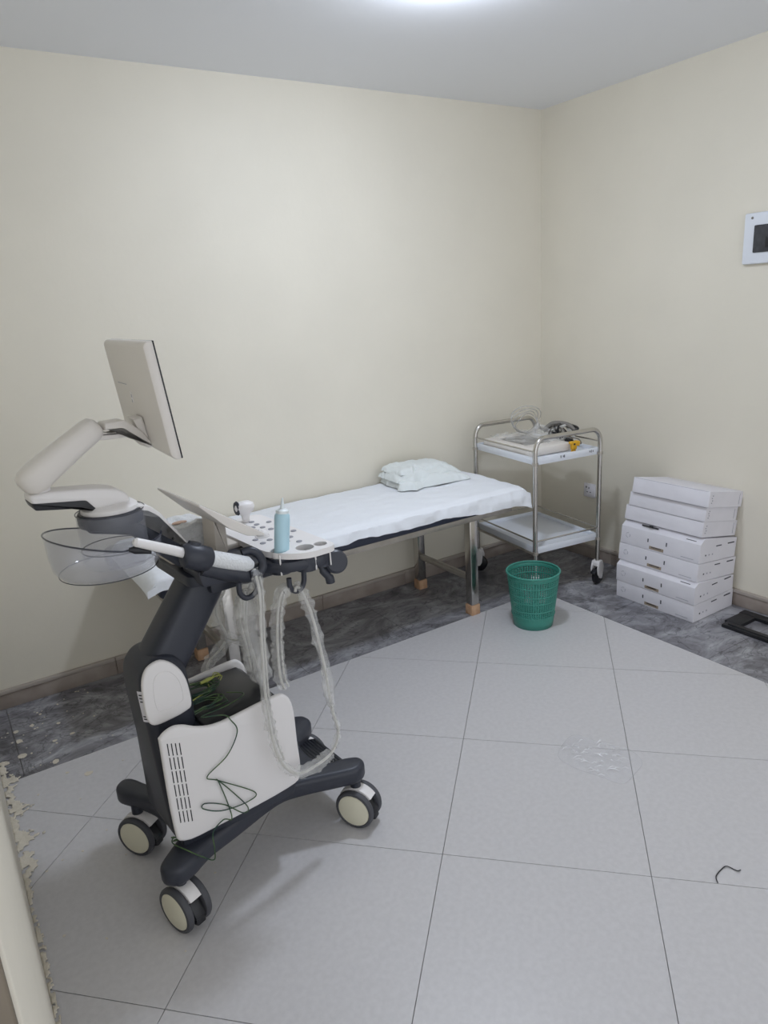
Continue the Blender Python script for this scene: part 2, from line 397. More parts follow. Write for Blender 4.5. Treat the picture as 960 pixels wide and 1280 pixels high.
# leaning column
colp = [(-.272, .705), (-.14, .705), (.04, .905), (.046, .935), (-.082, .955), (-.11, .93)]
cp0, cp1 = Vector((-.212, 0, .690)), Vector((-.026, 0, .938)); cd = (cp1-cp0).normalized(); cn = Vector((cd.z, 0, -cd.x))
MB().loft([(cp0.lerp(cp1, t), cn*(.062-.004*t), (0, .062-.004*t, 0)) for t in (0, .25, .5, .75, 1)], 3.6, 40).build('column', 'dark', US, 60)
MB().loft([(cp0.lerp(cp1, t), cn*.0585, (0, .0585, 0)) for t in (.88, .90)], 3.6, 40).build('column_seam', 'darker', US, 60)
# ---- console
CON = arc2([(-.125, -.105), (.06, -.135), (.115, -.200), (.235, -.225), (.262, -.17), (.262, .17), (.235, .225), (.06, .215), (-.125, .16)], .03)
MB().prism(CON, .924, .958, 'xy', .010).build('console_base', 'dark', US)
MB().box((.06, 0, .905), (.24, .16, .05), .015).build('console_support', 'dark', US)
rd = MB().prism(arc2([(-.115, .025), (.10, .025), (.10, .205), (-.115, .16)], .015), .955, .974, 'xy', .005).build('rear_deck', 'beige', US)
# deck with three cup holes
def plate_with_holes(outer, holes, z0, z1):
    bm = bmesh.new()
    loops = [outer]+holes; edges = []
    for lp_ in loops:
        v = [bm.verts.new((p[0], p[1], z1)) for p in lp_]
        edges += [bm.edges.new((v[k-1], v[k])) for k in range(len(v))]
    bmesh.ops.triangle_fill(bm, use_beauty=True, edges=edges)
    # drop the faces that filled a hole
    for f in list(bm.faces):
        c = f.calc_center_median()
        for h in holes:
            hx = sum(p[0] for p in h)/len(h); hy = sum(p[1] for p in h)/len(h); hr = max(math.hypot(p[0]-hx, p[1]-hy) for p in h)
            if math.hypot(c.x-hx, c.y-hy) < hr*.9 and all(min(math.hypot(v.co.x-p[0], v.co.y-p[1]) for p in h) < 1e-6 for v in f.verts):
                bm.faces.remove(f); break
    r = bmesh.ops.extrude_face_region(bm, geom=bm.faces[:])
    bmesh.ops.translate(bm, vec=(0, 0, z0-z1), verts=[v for v in r['geom'] if isinstance(v, bmesh.types.BMVert)])
    bmesh.ops.recalc_face_normals(bm, faces=bm.faces)
    mb = MB(); mb.bm.free(); mb.bm = bm; return mb
circ = lambda x, y, r, n=24: [(x+r*math.cos(2*PI*k/n), y+r*math.sin(2*PI*k/n)) for k in range(n)]
CUPS = [(.122, -.152, .024), (.185, -.183, .026), (.232, -.190, .019)]
DECK = arc2([(.088, -.125), (.112, -.185), (.165, -.232), (.262, -.232), (.262, .232), (.088, .21)], [.02, .03, .04, .03, .04, .03])
dk = plate_with_holes(DECK, [circ(*c) for c in CUPS], .964, .981).build('control_deck', 'white', US, 30)
for x, y, r in CUPS:
    MB().lathe([(r+.001, .9635), (r+.006, .9635), (r+.005, .918), (0, .916), (0, .920), (r, .922), (r+.001, .9635)], T((x, y, 0)), 24).build('probe_cup', 'dark', US)
for x, y, lx in ((.105, -.182, -.6), (.197, -.215, .15), (.245, -.215, .25)):
    MB().box((x, y, .949), (.004, .004, .058), .001).build('cup_lip', 'white', US)
BT = [(.2, .153), (.198, .116), (.196, .075), (.238, .111), (.134, .044), (.121, -.018), (.121, -.062), (.159, -.006), (.205, -.073), (.177, -.101), (.201, -.128), (.174, .097), (.205, .040), (.165, .055), (.240, .03), (.242, -.03), (.215, -.02), (.15, -.05)]
for k, (x, y) in enumerate(BT):
    MB().lathe([(0, .9840), (.006, .9838), (.0085, .9828), (.009, .9805)], T((x, y, 0)) @ Matrix.Diagonal((1, 1.0, 1, 1)), 16).build('button', 'button', dk)
MB().lathe([(0, .9995), (.010, .997), (.0165, .989), (.018, .981), (.023, .981), (.023, .9835), (.019, .984)], T((.155, -.0, 0)), 24).build('trackball', 'white', dk)
# front grip and paddles at the near front corner
MB().lathe([(0, -.012), (.028, -.012), (.034, -.006), (.034, .006), (.028, .012), (0, .012)], T((.268, -.205, .921)) @ RX(1.25) @ RY(-.25), 28).build('grip_disc', 'dark', US)
MB().tube(catmull([(.215, -.20, .935), (.226, -.20, .905), (.243, -.203, .880), (.246, -.204, .862)], 6), [.008]*6+[.011]*6+[.013]*5+[.013]+[.008], 12).build('paddle', 'dark', US)
for pts in ([(.030, -.17, .93), (.030, -.18, .907), (.014, -.18, .890), (-.008, -.18, .889), (-.022, -.18, .908), (-.022, -.18, .936)],
            [(.176, -.18, .93), (.174, -.18, .885), (.162, -.18, .864), (.145, -.18, .861), (.129, -.18, .876), (.127, -.18, .905)]):
    MB().tube(catmull(pts, 6), .0075, 10).build('cable_hook', 'dark', US)
# near side handle
MB().tube([(-.263, -.15, 1.106), (-.258, -.15, 1.103), (-.2, -.15, 1.074), (-.125, -.15, 1.035)], [.006, .0115, .0125, .0135], 16).build('handle_tip', 'white', US)
MB().tube([(-.275, -.148, 1.088), (-.262, -.148, 1.084), (-.225, -.148, 1.068)], [.005, .010, .004], 12).build('handle_underside', 'darker', US)
MB().tube([(-.125, -.155, 1.035), (-.09, -.155, 1.02), (-.03, -.155, .992), (.020, -.155, .970), (.034, -.155, .963)], [.016, .021, .022, .021, .012], 18).build('handle_grip', 'wrapwhite', US, label='white grip in bubble wrap')
MB().tube([(-.150, -.152, 1.042), (-.143, -.152, 1.040), (-.115, -.152, 1.027), (-.086, -.152, 1.013), (-.080, -.152, 1.010)], [.024, .031, .034, .032, .026], 22).build('handle_clamp', 'dark', US)
MB().tube([(-.10, -.140, .992), (-.05, -.140, .970), (.02, -.142, .938), (.052, -.146, .938), (.066, -.15, .952)], [.022, .027, .027, .024, .014], 18).build('handle_saddle', 'dark', US)
MB().tube(catmull([(.020, -.165, .944), (.048, -.168, .944), (.062, -.165, .962), (.058, -.150, .988), (.040, -.140, 1.000), (.018, -.135, .998)], 6), .0115, 12).build('handle_end_loop', 'dark', US)
MB().prism(arc2([(-.105, .935), (.075, .920), (.070, .952), (-.115, .985)], .010), -.145, -.03, 'xz', .008).build('handle_bracket', 'dark', US)
MB().tube([(-.118, -.150, 1.052), (-.112, -.150, 1.066)], [.02, .016], 16).build('knob', 'dark', US)
# touch panel
tp_m = T((.003, 0, 1.093)) @ RY(D(34.5))
tp = MB().prism(arc2([(-.106, -.003), (-.106, .003), (.105, .003), (.106, -.004), (.06, -.022), (.0, -.024)], .003), -.14, .14, 'xz', .003, tp_m).build('touch_panel', 'offwhite', US)
MB().box((0, 0, 0), (.185, .25, .002), 0, None).build('screen', 'screen', tp, 0).matrix_local = tp_m @ T((0, 0, .0025))
MB().prism(arc2([(-.005, .968), (.035, .968), (.035, 1.048), (.0, 1.07)], .008), -.02, .06, 'xz', .005).build('panel_mount', 'beige', US)
# monitor arm
AB = arc2([(-.335, 1.152), (-.255, 1.158), (-.205, 1.160), (-.178, 1.150), (-.158, 1.128), (-.075, 1.000), (-.075, .968), (-.118, .968), (-.185, 1.035), (-.228, 1.088), (-.333, 1.118)], .012)
MB().prism(AB, -.042, .012, 'xz', .008).build('arm_base', 'dark', US)
AT = arc2([(-.255, 1.158), (-.205, 1.164), (-.172, 1.153), (-.150, 1.130), (-.066, 1.000), (-.074, .996), (-.160, 1.122), (-.182, 1.140), (-.21, 1.148), (-.255, 1.146)], .004)
MB().prism(AT, -.044, .014, 'xz', .004).build('arm_base_cover', 'white', US)
for k, (a, z) in enumerate(((-.128, 1.055), (-.108, 1.030))): MB().tube([(a, -.041, z), (a, -.045, z)], .004, 10).build('screw', 'chrome', US)
MB().lathe([(0, 1.125), (.078, 1.125), (.080, 1.135), (.080, 1.150), (.076, 1.158), (0, 1.158)], T((-.262, 0, 0)), 36).build('pivot_ring', 'dark', US)
MB().lathe([(0, 1.156), (.070, 1.156), (.068, 1.168), (.058, 1.176), (0, 1.178)], T((-.262, 0, 0)), 36).build('pivot_cap', 'white', US)
LA = arc2([(-.445, 1.236), (-.443, 1.214), (-.325, 1.197), (-.306, 1.172), (-.218, 1.165), (-.217, 1.190), (-.240, 1.212), (-.285, 1.224), (-.40, 1.238)], [.010, .010, .012, .010, .012, .02, .025, .02, .02], 6)
la = MB().prism(LA, -.036, .036, 'xz', .008, seg=3).build('lower_arm', 'white', US)
MB().prism(arc2([(-.444, 1.219), (-.438, 1.200), (-.338, 1.183), (-.302, 1.166), (-.303, 1.176), (-.322, 1.202)], .005), -.0365, .0365, 'xz', .004).build('underside', 'darker', la)
MB().tube([(-.415, 0, 1.230), (-.415, 0, 1.256)], .026, 20).build('elbow', 'white', US)
UA0, UA1 = Vector((-.418, 0, 1.272)), Vector((-.272, 0, 1.362)); ud = (UA1-UA0).normalized(); un = Vector((-ud.z, 0, ud.x))
MB().loft([(UA0+ud*q+un*o, un*h, (0, w, 0)) for q, o, h, w in ((-.040, 0, .012, .014), (-.036, 0, .022, .024), (-.024, -.001, .031, .033), (-.004, -.002, .035, .037), (.05, 0, .033, .037), (.12, .001, .030, .036), (.165, .001, .029, .035), (.182, .001, .026, .032), (.190, .001, .016, .022))], 3.0, 36).build('upper_arm', 'offwhite', US, 60)
MB().prism(arc2([(-.285, 1.352), (-.258, 1.336), (-.185, 1.333), (-.168, 1.342), (-.18, 1.350), (-.235, 1.350), (-.255, 1.356)], .003), -.022, .022, 'xz', .003).build('head_joint', 'offwhite', US)
MB().prism(arc2([(-.247, 1.377), (-.248, 1.358), (-.206, 1.356), (-.176, 1.330), (-.150, 1.300), (-.132, 1.300), (-.160, 1.345), (-.198, 1.378)], .005), -.030, .030, 'xz', .004).build('head_bracket', 'offwhite', US)
# monitor, tilted back a little
MH, MWd = .275, .45
mm = T((-.136, .012, 1.430)) @ RZ(D(-6.8)) @ RY(D(-6.0))
mo = MB().prism(arc2([(-.014, .128), (-.006, .1365), (.010, MH/2), (.010, -MH/2), (-.006, -.1365), (-.014, -.124)], .006), -MWd/2, MWd/2, 'xz', .005).build('monitor', 'offwhite', US); 
for v in mo.data.vertices:
    # back shell narrows towards its rear
    t = max(0, min(1, (-.004-v.co.x)/.010)); v.co.y *= 1-.012*t
mo.matrix_local = mm
MB().box((.0105, 0, 0), (.004, MWd-.002, MH-.002), .0012).build('screen', 'screen', mo)
MB().box((-.0145, .03, -.005), (.002, .016, .028), .0006).build('port_cover', 'white', mo)
for dy, dz in ((.027, .004), (.033, -.010)): MB().box((-.0158, dy, -.005+dz), (.001, .003, .008)).build('port_mark', 'markpale', mo, 0)
MB().box((-.0143, .11, .026), (.001, .10, .0015)).build('seam', 'markpale', mo, 0)
MB().prism(arc2([(-.040, -.050), (-.016, -.050), (-.010, -.122), (-.026, -.115)], .003), -.035, .035, 'xz', .003).build('mount_plate', 'offwhite', mo)
# clear basket round the pivot
def bowl(cx, cy, prof, name, mat_, par, lift=0):
    mb = MB(); seg = 48
    def fn(u, v):
        t = 2*PI*u; k = v*(len(prof)-1); i = min(int(k), len(prof)-2); f = k-i
        r = prof[i][0]*(1-f)+prof[i+1][0]*f; z = prof[i][1]*(1-f)+prof[i+1][1]*f
        z += lift*max(0, -math.cos(t))*max(0, (z-prof[0][1])/(prof[-1][1]-prof[0][1]))**2
        return (cx+r*math.cos(t), cy+r*math.sin(t), z)
    return mb.grid(fn, seg, (len(prof)-1)*3).build(name, mat_, par, 60)
bk = bowl(-.288, .0, [(.0, 1.000), (.092, 1.000), (.115, 1.006), (.131, 1.024), (.137, 1.050), (.139, 1.084)], 'basket', 'clear', US, .038)
bk.modifiers.new('thick', 'SOLIDIFY').thickness = .003
MB().tube([(-.288+.139*math.cos(t), .139*math.sin(t), 1.084+.038*max(0, -math.cos(t))) for t in [2*PI*k/48 for k in range(48)]], .0022, 6, closed=True).build('basket_rim', 'clearrim', bk)
MB().tube([(-.288+.120*math.cos(t), .120*math.sin(t), 1.008) for t in [2*PI*k/48 for k in range(48)]], .0012, 6, closed=True).build('basket_foot_line', 'clearrim', bk)
ic = bowl(-.262, 0, [(.083, 1.020), (.083, 1.156)], 'basket_collar', 'clear', bk)
for zz in (1.060, 1.156): MB().tube([(-.262+.083*math.cos(t), .083*math.sin(t), zz) for t in [2*PI*k/40 for k in range(40)]], .0014, 6, closed=True).build('collar_edge', 'clearrim', bk)
MB().box((-.25, -.02, 1.035), (.09, .09, .055), .02).build('basket_insert', 'clear', bk)

# ---- things on the machine
bt = empty('gel_bottle', mw(.122, -.152, .921), MA, 'pale blue squeeze bottle of gel standing in the machine holder', 'bottle'); bt.rotation_euler = (0, .13, MA)
MB().lathe([(0, 0), (.017, 0), (.0195, .004), (.0205, .03), (.0215, .145), (.0205, .158), (.017, .164), (.0, .164)], None, 28).build('body', 'gel', bt)
MB().lathe([(0, .163), (.0172, .163), (.0175, .172), (.012, .176), (0, .177)], None, 24).build('cap', 'gelcap', bt)
MB().lathe([(0, .175), (.006, .176), (.0045, .190), (.002, .206), (0, .206)], None, 16).build('nozzle', 'gelcap', bt)
pb = empty('ultrasound_probe', mw(.190, .170, .9815), MA, 'white mushroom shaped probe upright behind the touch panel', 'probe')
MB().lathe([(0, 0), (.012, 0), (.013, .016), (.014, .022), (.020, .029), (.029, .036), (.033, .048), (.030, .059), (.018, .066), (0, .067)], T((0, 0, 0)) @ Matrix.Diagonal((1, .7, 1, 1)), 28).build('body', 'white', pb)
MB().lathe([(0, .0), (.018, .002), (.023, .010), (.020, .018), (0, .022)], T((-.016, .004, .048)) @ RY(-PI/2) @ Matrix.Diagonal((1, .8, .7, 1)), 24).build('probe_face', 'dark', pb)
pk = empty('wrapped_package', mw(-.022, .158, .9745), MA+.1, 'clear wrapped flat package with brown print lying under the touch panel', 'package')
def pkf(u, v):
    x, y = (u-.5)*.185, (v-.5)*.18; e = min(1, 7*min(u, 1-u, v, 1-v))
    return (x, y, .004+.058*math.sqrt(max(e, 0))*(1-.12*abs(u-.5))+.007*nz(x, y, 1, 38)*e)
MB().grid(pkf, 26, 26).build('wrap', 'wrapwhite', pk, 60)
MB().box((0, 0, .004), (.180, .175, .008), .003).build('tray', 'card', pk)
MB().lathe([(0, .0015), (.017, .001), (.018, 0)], T((-.012, -.010, .0625)) @ Matrix.Diagonal((1.3, .9, 1, 1)), 20).build('printed_spot', 'stain', pk)

# film-wrapped cables hanging from the hooks
def wrapped(name, label, strands, sleeves, cat='cable'):
    root = empty(name, mw(*strands[0][0][-1]), 0, label, cat, 'film wrapped cables hanging on the machine')
    off = -Vector(root.location)
    for pts, r in strands:
        P = [mw(*p)+off for p in pts]; MB().tube(catmull(P, 8), r, 8).build('cord', 'core', root)
    for k, (pts, r0, fl) in enumerate(sleeves):
        P = catmull([mw(*p)+off for p in pts], 10); n = len(P); rr = []
        for i, p in enumerate(P):
            t = i/(n-1); en = min(1, 8*t+.35, 8*(1-t)+.35)
            rr.append(r0*en*(1.15+.5*nz(p.x*6+k, p.y*6, p.z*22)+.25*nz(p.x, p.y, p.z, 70)))
        mb = MB().tube(P, rr, 14, cap=False, flat=fl)
        for v in mb.bm.verts:
            d = Vector((nz(v.co.x, v.co.y, v.co.z, 95), nz(v.co.y+3, v.co.z, v.co.x, 95), .3*nz(v.co.z+7, v.co.x, v.co.y, 95)))
            v.co += d*.011
        mb.build('film_sleeve', 'film', root, 25)
    return root
c1 = [(.034, -.165, .955), (.029, -.19, .894), (.016, -.195, .761), (.006, -.2, .598), (.008, -.205, .473), (.025, -.21, .381), (.071, -.21, .32), (.14, -.2, .308), (.206, -.19, .318), (.241, -.18, .366), (.226, -.18, .456), (.213, -.18, .609), (.189, -.18, .771), (.163, -.18, .855), (.146, -.183, .874), (.137, -.19, .865)]
wrapped('wrapped_cable', 'long clear wrapped cable looping down over the white side panel', [(c1, .0042), ([(a+.012, b+.006, z) for a, b, z in c1[:6]], .003)],
        [(c1[0:5], .013, .8), (c1[3:8], .008, 1), (c1[6:9], .016, .6), (c1[8:12], .007, 1), (c1[10:15], .021, .45)])
c2 = [(.137, -.175, .872), (.106, -.17, .866), (.09, -.16, .797), (.087, -.145, .689), (.087, -.142, .60), (.100, -.135, .555)]
wrapped('wrapped_cable', 'short clear wrapped cable dropping from the front hook onto the housing', [(c2, .004), ([(a+.015, b+.004, z) for a, b, z in c2], .003)], [(c2, .017, .7)])
c3 = [(.034, -.15, .925), (.020, -.13, .868), (.021, -.10, .765), (.050, -.06, .662), (.085, -.03, .555)]
c3b = [(.005, -.155, .90), (.012, -.11, .803), (.040, -.07, .691), (.075, -.01, .555)]
wrapped('wrapped_cable', 'crumpled bundle of clear wrapped cables heaped on the dark housing top', [(c3, .004), (c3b, .004), ([(a-.012, b, z) for a, b, z in c3b], .003)], [(c3, .026, .8), (c3b, .027, .8), ([(.06, -.05, .60), (.085, -.035, .572), (.10, .01, .556)], .022, .9)])
c4 = [(.062, .08, .915), (.060, .1, .816), (.021, .1, .75), (.044, .1, .662), (.024, .12, .614), (.0, .165, .56), (-.005, .18, .50)]
c4h = [(.043, .1, .656), (.058, .06, .657), (.074, .0, .686)]
wrapped('wrapped_cable', 'clear wrapped cable twisted and knotted beside the leaning column', [(c4, .004), (c4h, .003)], [(c4, .021, .7), (c4h, .011, .8)])
# grounding wire: coil on top and a tail over the panel
gw = empty('grounding_wire', mw(-.08, 0, .5405), MA, 'green and yellow wire coiled on the housing and trailing over its panel', 'wire')
random.seed(5)
for k in range(12):
    x0, y0 = (-.03, .04) if k < 8 else (-.035, -.035); pts = []
    rx, ry, ph = .058+.022*random.random(), (.022+.022*random.random()), random.uniform(-.35, .35)
    for i in range(14):
        t = 2*PI*i/14; p = Vector((rx*math.cos(t), ry*math.sin(t))); p.rotate(Matrix.Rotation(ph, 2))
        pts.append((x0+p.x+random.uniform(-.006, .006), y0+p.y+random.uniform(-.006, .006), .004+.0024*(k % 8)+.004*random.random()))
    MB().tube(catmull(pts, 4, True), .0019, 6, closed=True).build('coil_turn', 'wirey' if k == 4 else 'wire', gw)
MB().tube([(.00, .045, .03), (.03, .05, .031), (.045, .052, .030)], [.004, .006, .003], 10).build('ring_terminal', 'wirey', gw)
for k in range(3): MB().tube(catmull([(.04, .05, .03), (.055, .055+.012*k-.01, .034), (.07, .048+.01*k, .026), (.058, .035+.012*k, .022)], 6), .0015, 6).build('loose_strand', 'wirey', gw)
gm = T((-.08, 0, .5405)).inverted()
def loc_(p): return tuple(gm @ Vector(p))
tail = [(-.03, -.02, .548), (.005, -.06, .546), (-.06, -.09, .550), (-.15, -.11, .560), (-.10, -.145, .560), (-.087, -.160, .545), (-.074, -.162, .504), (-.111, -.160, .445), (-.176, -.160, .409), (-.145, -.160, .380), (-.045, -.160, .290), (-.072, -.161, .272), (-.150, -.161, .285), (-.201, -.160, .319), (-.192, -.160, .331), (-.14, -.162, .30), (-.09, -.163, .246), (-.074, -.163, .258), (-.120, -.160, .34), (-.150, -.160, .385), (-.146, -.160, .375), (-.130, -.160, .30), (-.125, -.162, .245), (-.150, -.163, .256), (-.185, -.165, .235), (-.195, -.185, .200), (-.205, -.195, .175), (-.235, -.190, .200), (-.262, -.17, .222), (-.285, -.12, .228), (-.275, -.105, .235)]
MB().tube([loc_(p) for p in catmull(tail, 8)], .0017, 6).build('trailing_wire', 'wire', gw)
MB().tube([loc_(p) for p in catmull([(-.275, -.105, .232), (-.285, -.118, .246), (-.268, -.125, .240), (-.28, -.11, .226), (-.262, -.118, .228)], 5)], .002, 6).build('wire_knot', 'wire', gw)

# ================================================================== BED
BD = empty('examination_bed', (-1.80, -.35, 0), 0, 'narrow examination bed with chrome legs against the wall', 'bed')
def bd(x, y, z): return (x+1.80, y+.35, z)
for x in (-2.46, -1.13):
    for y in (-.585, -.115):
        MB().box(bd(x, y, .290), (.048, .048, .468), .003).build('leg', 'chrome', BD)
MB().box(bd(-1.13, -.35, .20), (.028, .42, .028), .003).build('crossbar', 'steel', BD)
MB().box(bd(-2.46, -.35, .20), (.028, .42, .028), .003).build('crossbar', 'steel', BD)
for y in (-.600, -.085): MB().box(bd(-1.79, y, .535), (1.84, .030, .032), .003).build('rail', 'steel', BD)
for x in (-2.70, -.885): MB().box(bd(x, -.342, .535), (.03, .485, .032), .003).build('end_rail', 'steel', BD)
for k in range(5): MB().box(bd(-2.4+k*.32, -.342, .538), (.05, .49, .02)).build('slat', 'steel', BD, 0)
for k, (x, y) in enumerate(((-2.46, -.585), (-2.46, -.115), (-1.13, -.585), (-1.13, -.115))):
    w = MB().box((0, 0, .0275), (.056, .056, .055), .003).build('wood_block', 'wood'); w.location = (x, y, 0)
    tag(w, ['wooden block under the bed leg nearest the ultrasound machine', 'wooden block under the bed leg by the wall, seen beside the leaning column',
            'wooden block under the front bed leg next to the green bin', 'wooden block under the back bed leg near the middle of the skirting'][k], 'wood block', 'wooden blocks under the bed legs')
mt = MB().box((-1.778, -.35, .593), (1.915, .59, .082), .022, seg=3).build('mattress', 'mattress')
tag(mt, 'thin navy vinyl mattress under the white sheet', 'mattress')
# sheet
def sheet(u, v):
    x0, x1 = -2.775, -.792
    X = x0+(x1-x0)*u; L = [(-.010, .585), (-.012, .640), (-.045, .652), (-.62, .652), (-.658, .640), (-.664, .60), (-.664, None)]
    t = (X-x0)/(x1-x0)
    hem = .600-.030*max(0, (t-.35)/.65)-.025*max(0, (t-.75)/.25)+.010*nz(t*9, 1, 2)+.007*nz(t*26, 4, 2)
    cum = [0, .045, .10, .70, .77, .86, 1.0]
    for i in range(6):
        if v <= cum[i+1]+1e-9:
            f = (v-cum[i])/(cum[i+1]-cum[i]); a, b = L[i], L[i+1]
            za, zb = a[1], (hem if b[1] is None else b[1])
            y = a[0]+(b[0]-a[0])*f; z = za+(zb-za)*f; break
    # ends drop over the mattress ends
    ed = min(u, 1-u)
    if ed < .022:
        k = 1-ed/.022; z = min(z, .652)-.060*k**1.6 if v < .80 else z-.020*k
        X += (-1 if u < .5 else 1)*(.012*math.sin(k*PI/2))
    side = max(0, min(1, (v-.70)/.12))
    w = .0055*nz(X*3.5, y*5, 1.3)+.0045*nz(X*11+y*7, y*16-X*3, 4)+.004*max(0, .25-abs(nz(X*5+y*3, y*7, 9)))
    w2 = (.020*nz(X*8, z*8, 2)+.013*nz(X*22, z*16, 6)+.004*nz(X*50, z*20, 6))*side
    return (X, y-w2*(.6 if v > .74 else .2)-.003*side, z+w*(1-side*.5)+.0035)
sh = MB().grid(sheet, 200, 70).build('bed_sheet', 'sheet', None, 60)
tag(sh, 'white crumpled bed sheet spread over the narrow bed', 'sheet')
# rumpled folded cloth at the head
fc = empty('folded_cloth', (-1.12, -.20, .660), 0, 'crumpled pale folded cloth lying at the head of the bed', 'cloth')
def fold(cx, cy, lx, ly, z0, th, sd, rz):
    def fn(u, v):
        a, b = u*2-1, v*2-1; sx = math.copysign(abs(a)**.75, a); sy = math.copysign(abs(b)**.75, b)
        e = max(0, 1-abs(a)**5)*max(0, 1-abs(b)**4)
        x = sx*lx*(1+.08*nz(b*2, sd, 3)+.04*nz(b*7, sd, 1)); y = sy*ly*(1+.10*nz(a*2.2, sd, 5)+.05*nz(a*8, sd, 2))
        z = z0+th*e**.45*(1-.45*max(0, a)**1.5)*(1+.45*nz(x*9, y*11, sd)+.5*(.3-abs(nz(x*17+y*6, y*17, sd+2)))+.2*nz(x*45, y*45, sd))
        y -= .030*max(0, 1-abs(a+.55)/.25)*max(0, -b)
        p = Vector((x, y, 0)); p.rotate(Matrix.Rotation(rz, 3, 'Z'))
        return (cx+p.x, cy+p.y, z)
    return fn
for k, a in enumerate(((.0, .01, .215, .130, 0, .050, 1.3, -.12), (-.015, .035, .200, .118, .034, .050, 4.1, -.06), (-.03, .055, .165, .095, .070, .034, 7.7, .0))):
    MB().grid(fold(*a), 44, 34).build('fold', 'cloth', fc, 70)

# ================================================================== TROLLEY
tA, tR, tN, tF = Vector((-.694, -.120)), Vector((-.336, -.736)), Vector((-.766, -.680)), Vector((-.264, -.176))
TM = (tA+tR)/2; ta = math.atan2((tA-tN).y, (tA-tN).x)   # long axis direction
TR_ = empty('instrument_trolley', (TM.x, TM.y, 0), ta-PI/2, 'chrome two-shelf instrument trolley standing in the room corner', 'trolley')
hx, hy = (tR-tN).length/2, (tA-tN).length/2      # local x: N->R , local y: N->A
r = .0125
for sy in (-1, 1):
    P = [(-hx, sy*hy, .115), (-hx, sy*hy, .82)]+[(-hx+.055*(1-math.cos(t)), sy*hy, .82+.075*math.sin(t)) for t in [PI/2*k/8 for k in range(1, 9)]]
    P += [(hx-x, y, z) for x, y, z in [(p[0]+hx, p[1], p[2]) for p in reversed(P)]]
    MB().tube(P, r, 14).build('handle_frame', 'chrome', TR_, label='bent chrome tube forming two legs and a push handle')
for zz, nm in ((.775, 'top_shelf'), (.285, 'bottom_shelf')):
    sf = MB().box((0, 0, zz-.011), (2*hx-.012, 2*hy-.012, .020), .003).build(nm, 'shelf', TR_)
    for sy in (-1, 1): MB().box((0, sy*(hy-.008), zz+.004), (2*hx-.02, .006, .030), .002).build('rim', 'shelf', sf)
    for sx in (-1, 1): MB().box((sx*(hx-.008), 0, zz+.004), (.006, 2*hy-.02, .030), .002).build('rim', 'shelf', sf)
    for sx in (-1, 1): MB().tube([(sx*hx, -hy, zz+.052), (sx*hx, hy, zz+.052)], .0045, 10).build('guard_rail', 'chrome', sf)
    if zz < .5:
        for sy in (-1, 1): MB().tube([(-hx, sy*hy, zz+.052), (hx, sy*hy, zz+.052)], .0045, 10).build('guard_rail', 'chrome', sf)
        for sx in (-1, 1): MB().box((sx*(hx-.004), 0, zz-.022), (.008, 2*hy-.03, .012)).build('under_rail', 'steel', sf, 0)
    else:
        for k, x in enumerate((-.045, -.030, -.022, .150, .160, .172)): MB().box((x, -hy+.0048, zz+.003), (.005, .001, .014-.004*(k % 2))).build('printed_mark', 'mark', sf, 0)
    for sx in (-1, 1):
        for sy in (-1, 1): MB().tube([(sx*hx, sy*hy, zz-.020), (sx*hx, sy*hy, zz-.006)], .0165, 12).build('collar', 'steel', sf)
def tcaster(sx, sy, rot):
    c = bpy.data.objects.new('caster', None); COL.objects.link(c); c.parent = TR_; c.location = (sx*hx, sy*hy, 0); c.rotation_euler = (0, 0, rot); c.scale = (1.25, 1.25, 1.2)
    MB().prism(arc2([(-.022, .052), (-.028, .085), (-.016, .118), (.016, .118), (.028, .085), (.022, .040), (0, .030)], .008), -.018, -.013, 'xz', .001).build('fork_plate', 'white', c)
    MB().prism(arc2([(-.022, .052), (-.028, .085), (-.016, .118), (.016, .118), (.028, .085), (.022, .040), (0, .030)], .008), .013, .018, 'xz', .001).build('fork_plate', 'white', c)
    MB().box((0, 0, .105), (.04, .034, .026), .006).build('fork_top', 'white', c)
    MB().lathe([(0, -.011), (.034, -.011), (.040, -.007), (.040, .007), (.034, .011), (0, .011)], T((.006, 0, .040)) @ RX(PI/2), 28).build('wheel', 'darker', c)
    MB().lathe([(0, -.0185), (.012, -.0185), (.012, .0185), (0, .0185)], T((.006, 0, .040)) @ RX(PI/2), 16).build('axle_cap', 'white', c)
    MB().box((-.030, 0, .070), (.030, .022, .012), .004, RY(-.5)).build('brake_lever', 'darker', c)
for sx, sy, ro in ((-1, -1, .9), (1, -1, .35), (-1, 1, -.9), (1, 1, .3)): tcaster(sx, sy, ro)
TL = T((TM.x, TM.y, 0)) @ RZ(ta-PI/2)
def tw(x, y, z): return TL @ Vector((x, y, z))
# things on the trolley top
pd_ = empty('device_tray', tw(-.03, .03, .776), ta-PI/2, 'shallow white tray with grey window lying on the trolley top', 'tray')
MB().prism(arc2([(-.165, -.215), (.135, -.215), (.135, .215), (-.165, .215)], .03), 0, .046, 'xy', .010).build('body', 'offwhite', pd_)
MB().prism(arc2([(-.10, -.12), (.07, -.12), (.07, .13), (-.10, .13)], .01), .0455, .0472, 'xy').build('window', 'greycable', pd_, 0)
fl = empty('plastic_film', tw(-.03, .03, .8235), ta-PI/2, 'loose clear film crumpled over the white trolley tray', 'film')
def filmf(u, v):
    x, y = (u-.5)*.27, (v-.5)*.36
    return (x*(1+.06*nz(y*9, 1, 2)), y, .003+.034*abs(nz(x*13, y*13, 2))+.020*abs(nz(x*34, y*30, 5)))
MB().grid(filmf, 40, 44).build('crumpled_sheet', 'film', fl, 30)
tb = empty('coiled_tube', tw(.01, .09, .842), ta-PI/2, 'translucent tube coiled in upright loops on the trolley top', 'tube')
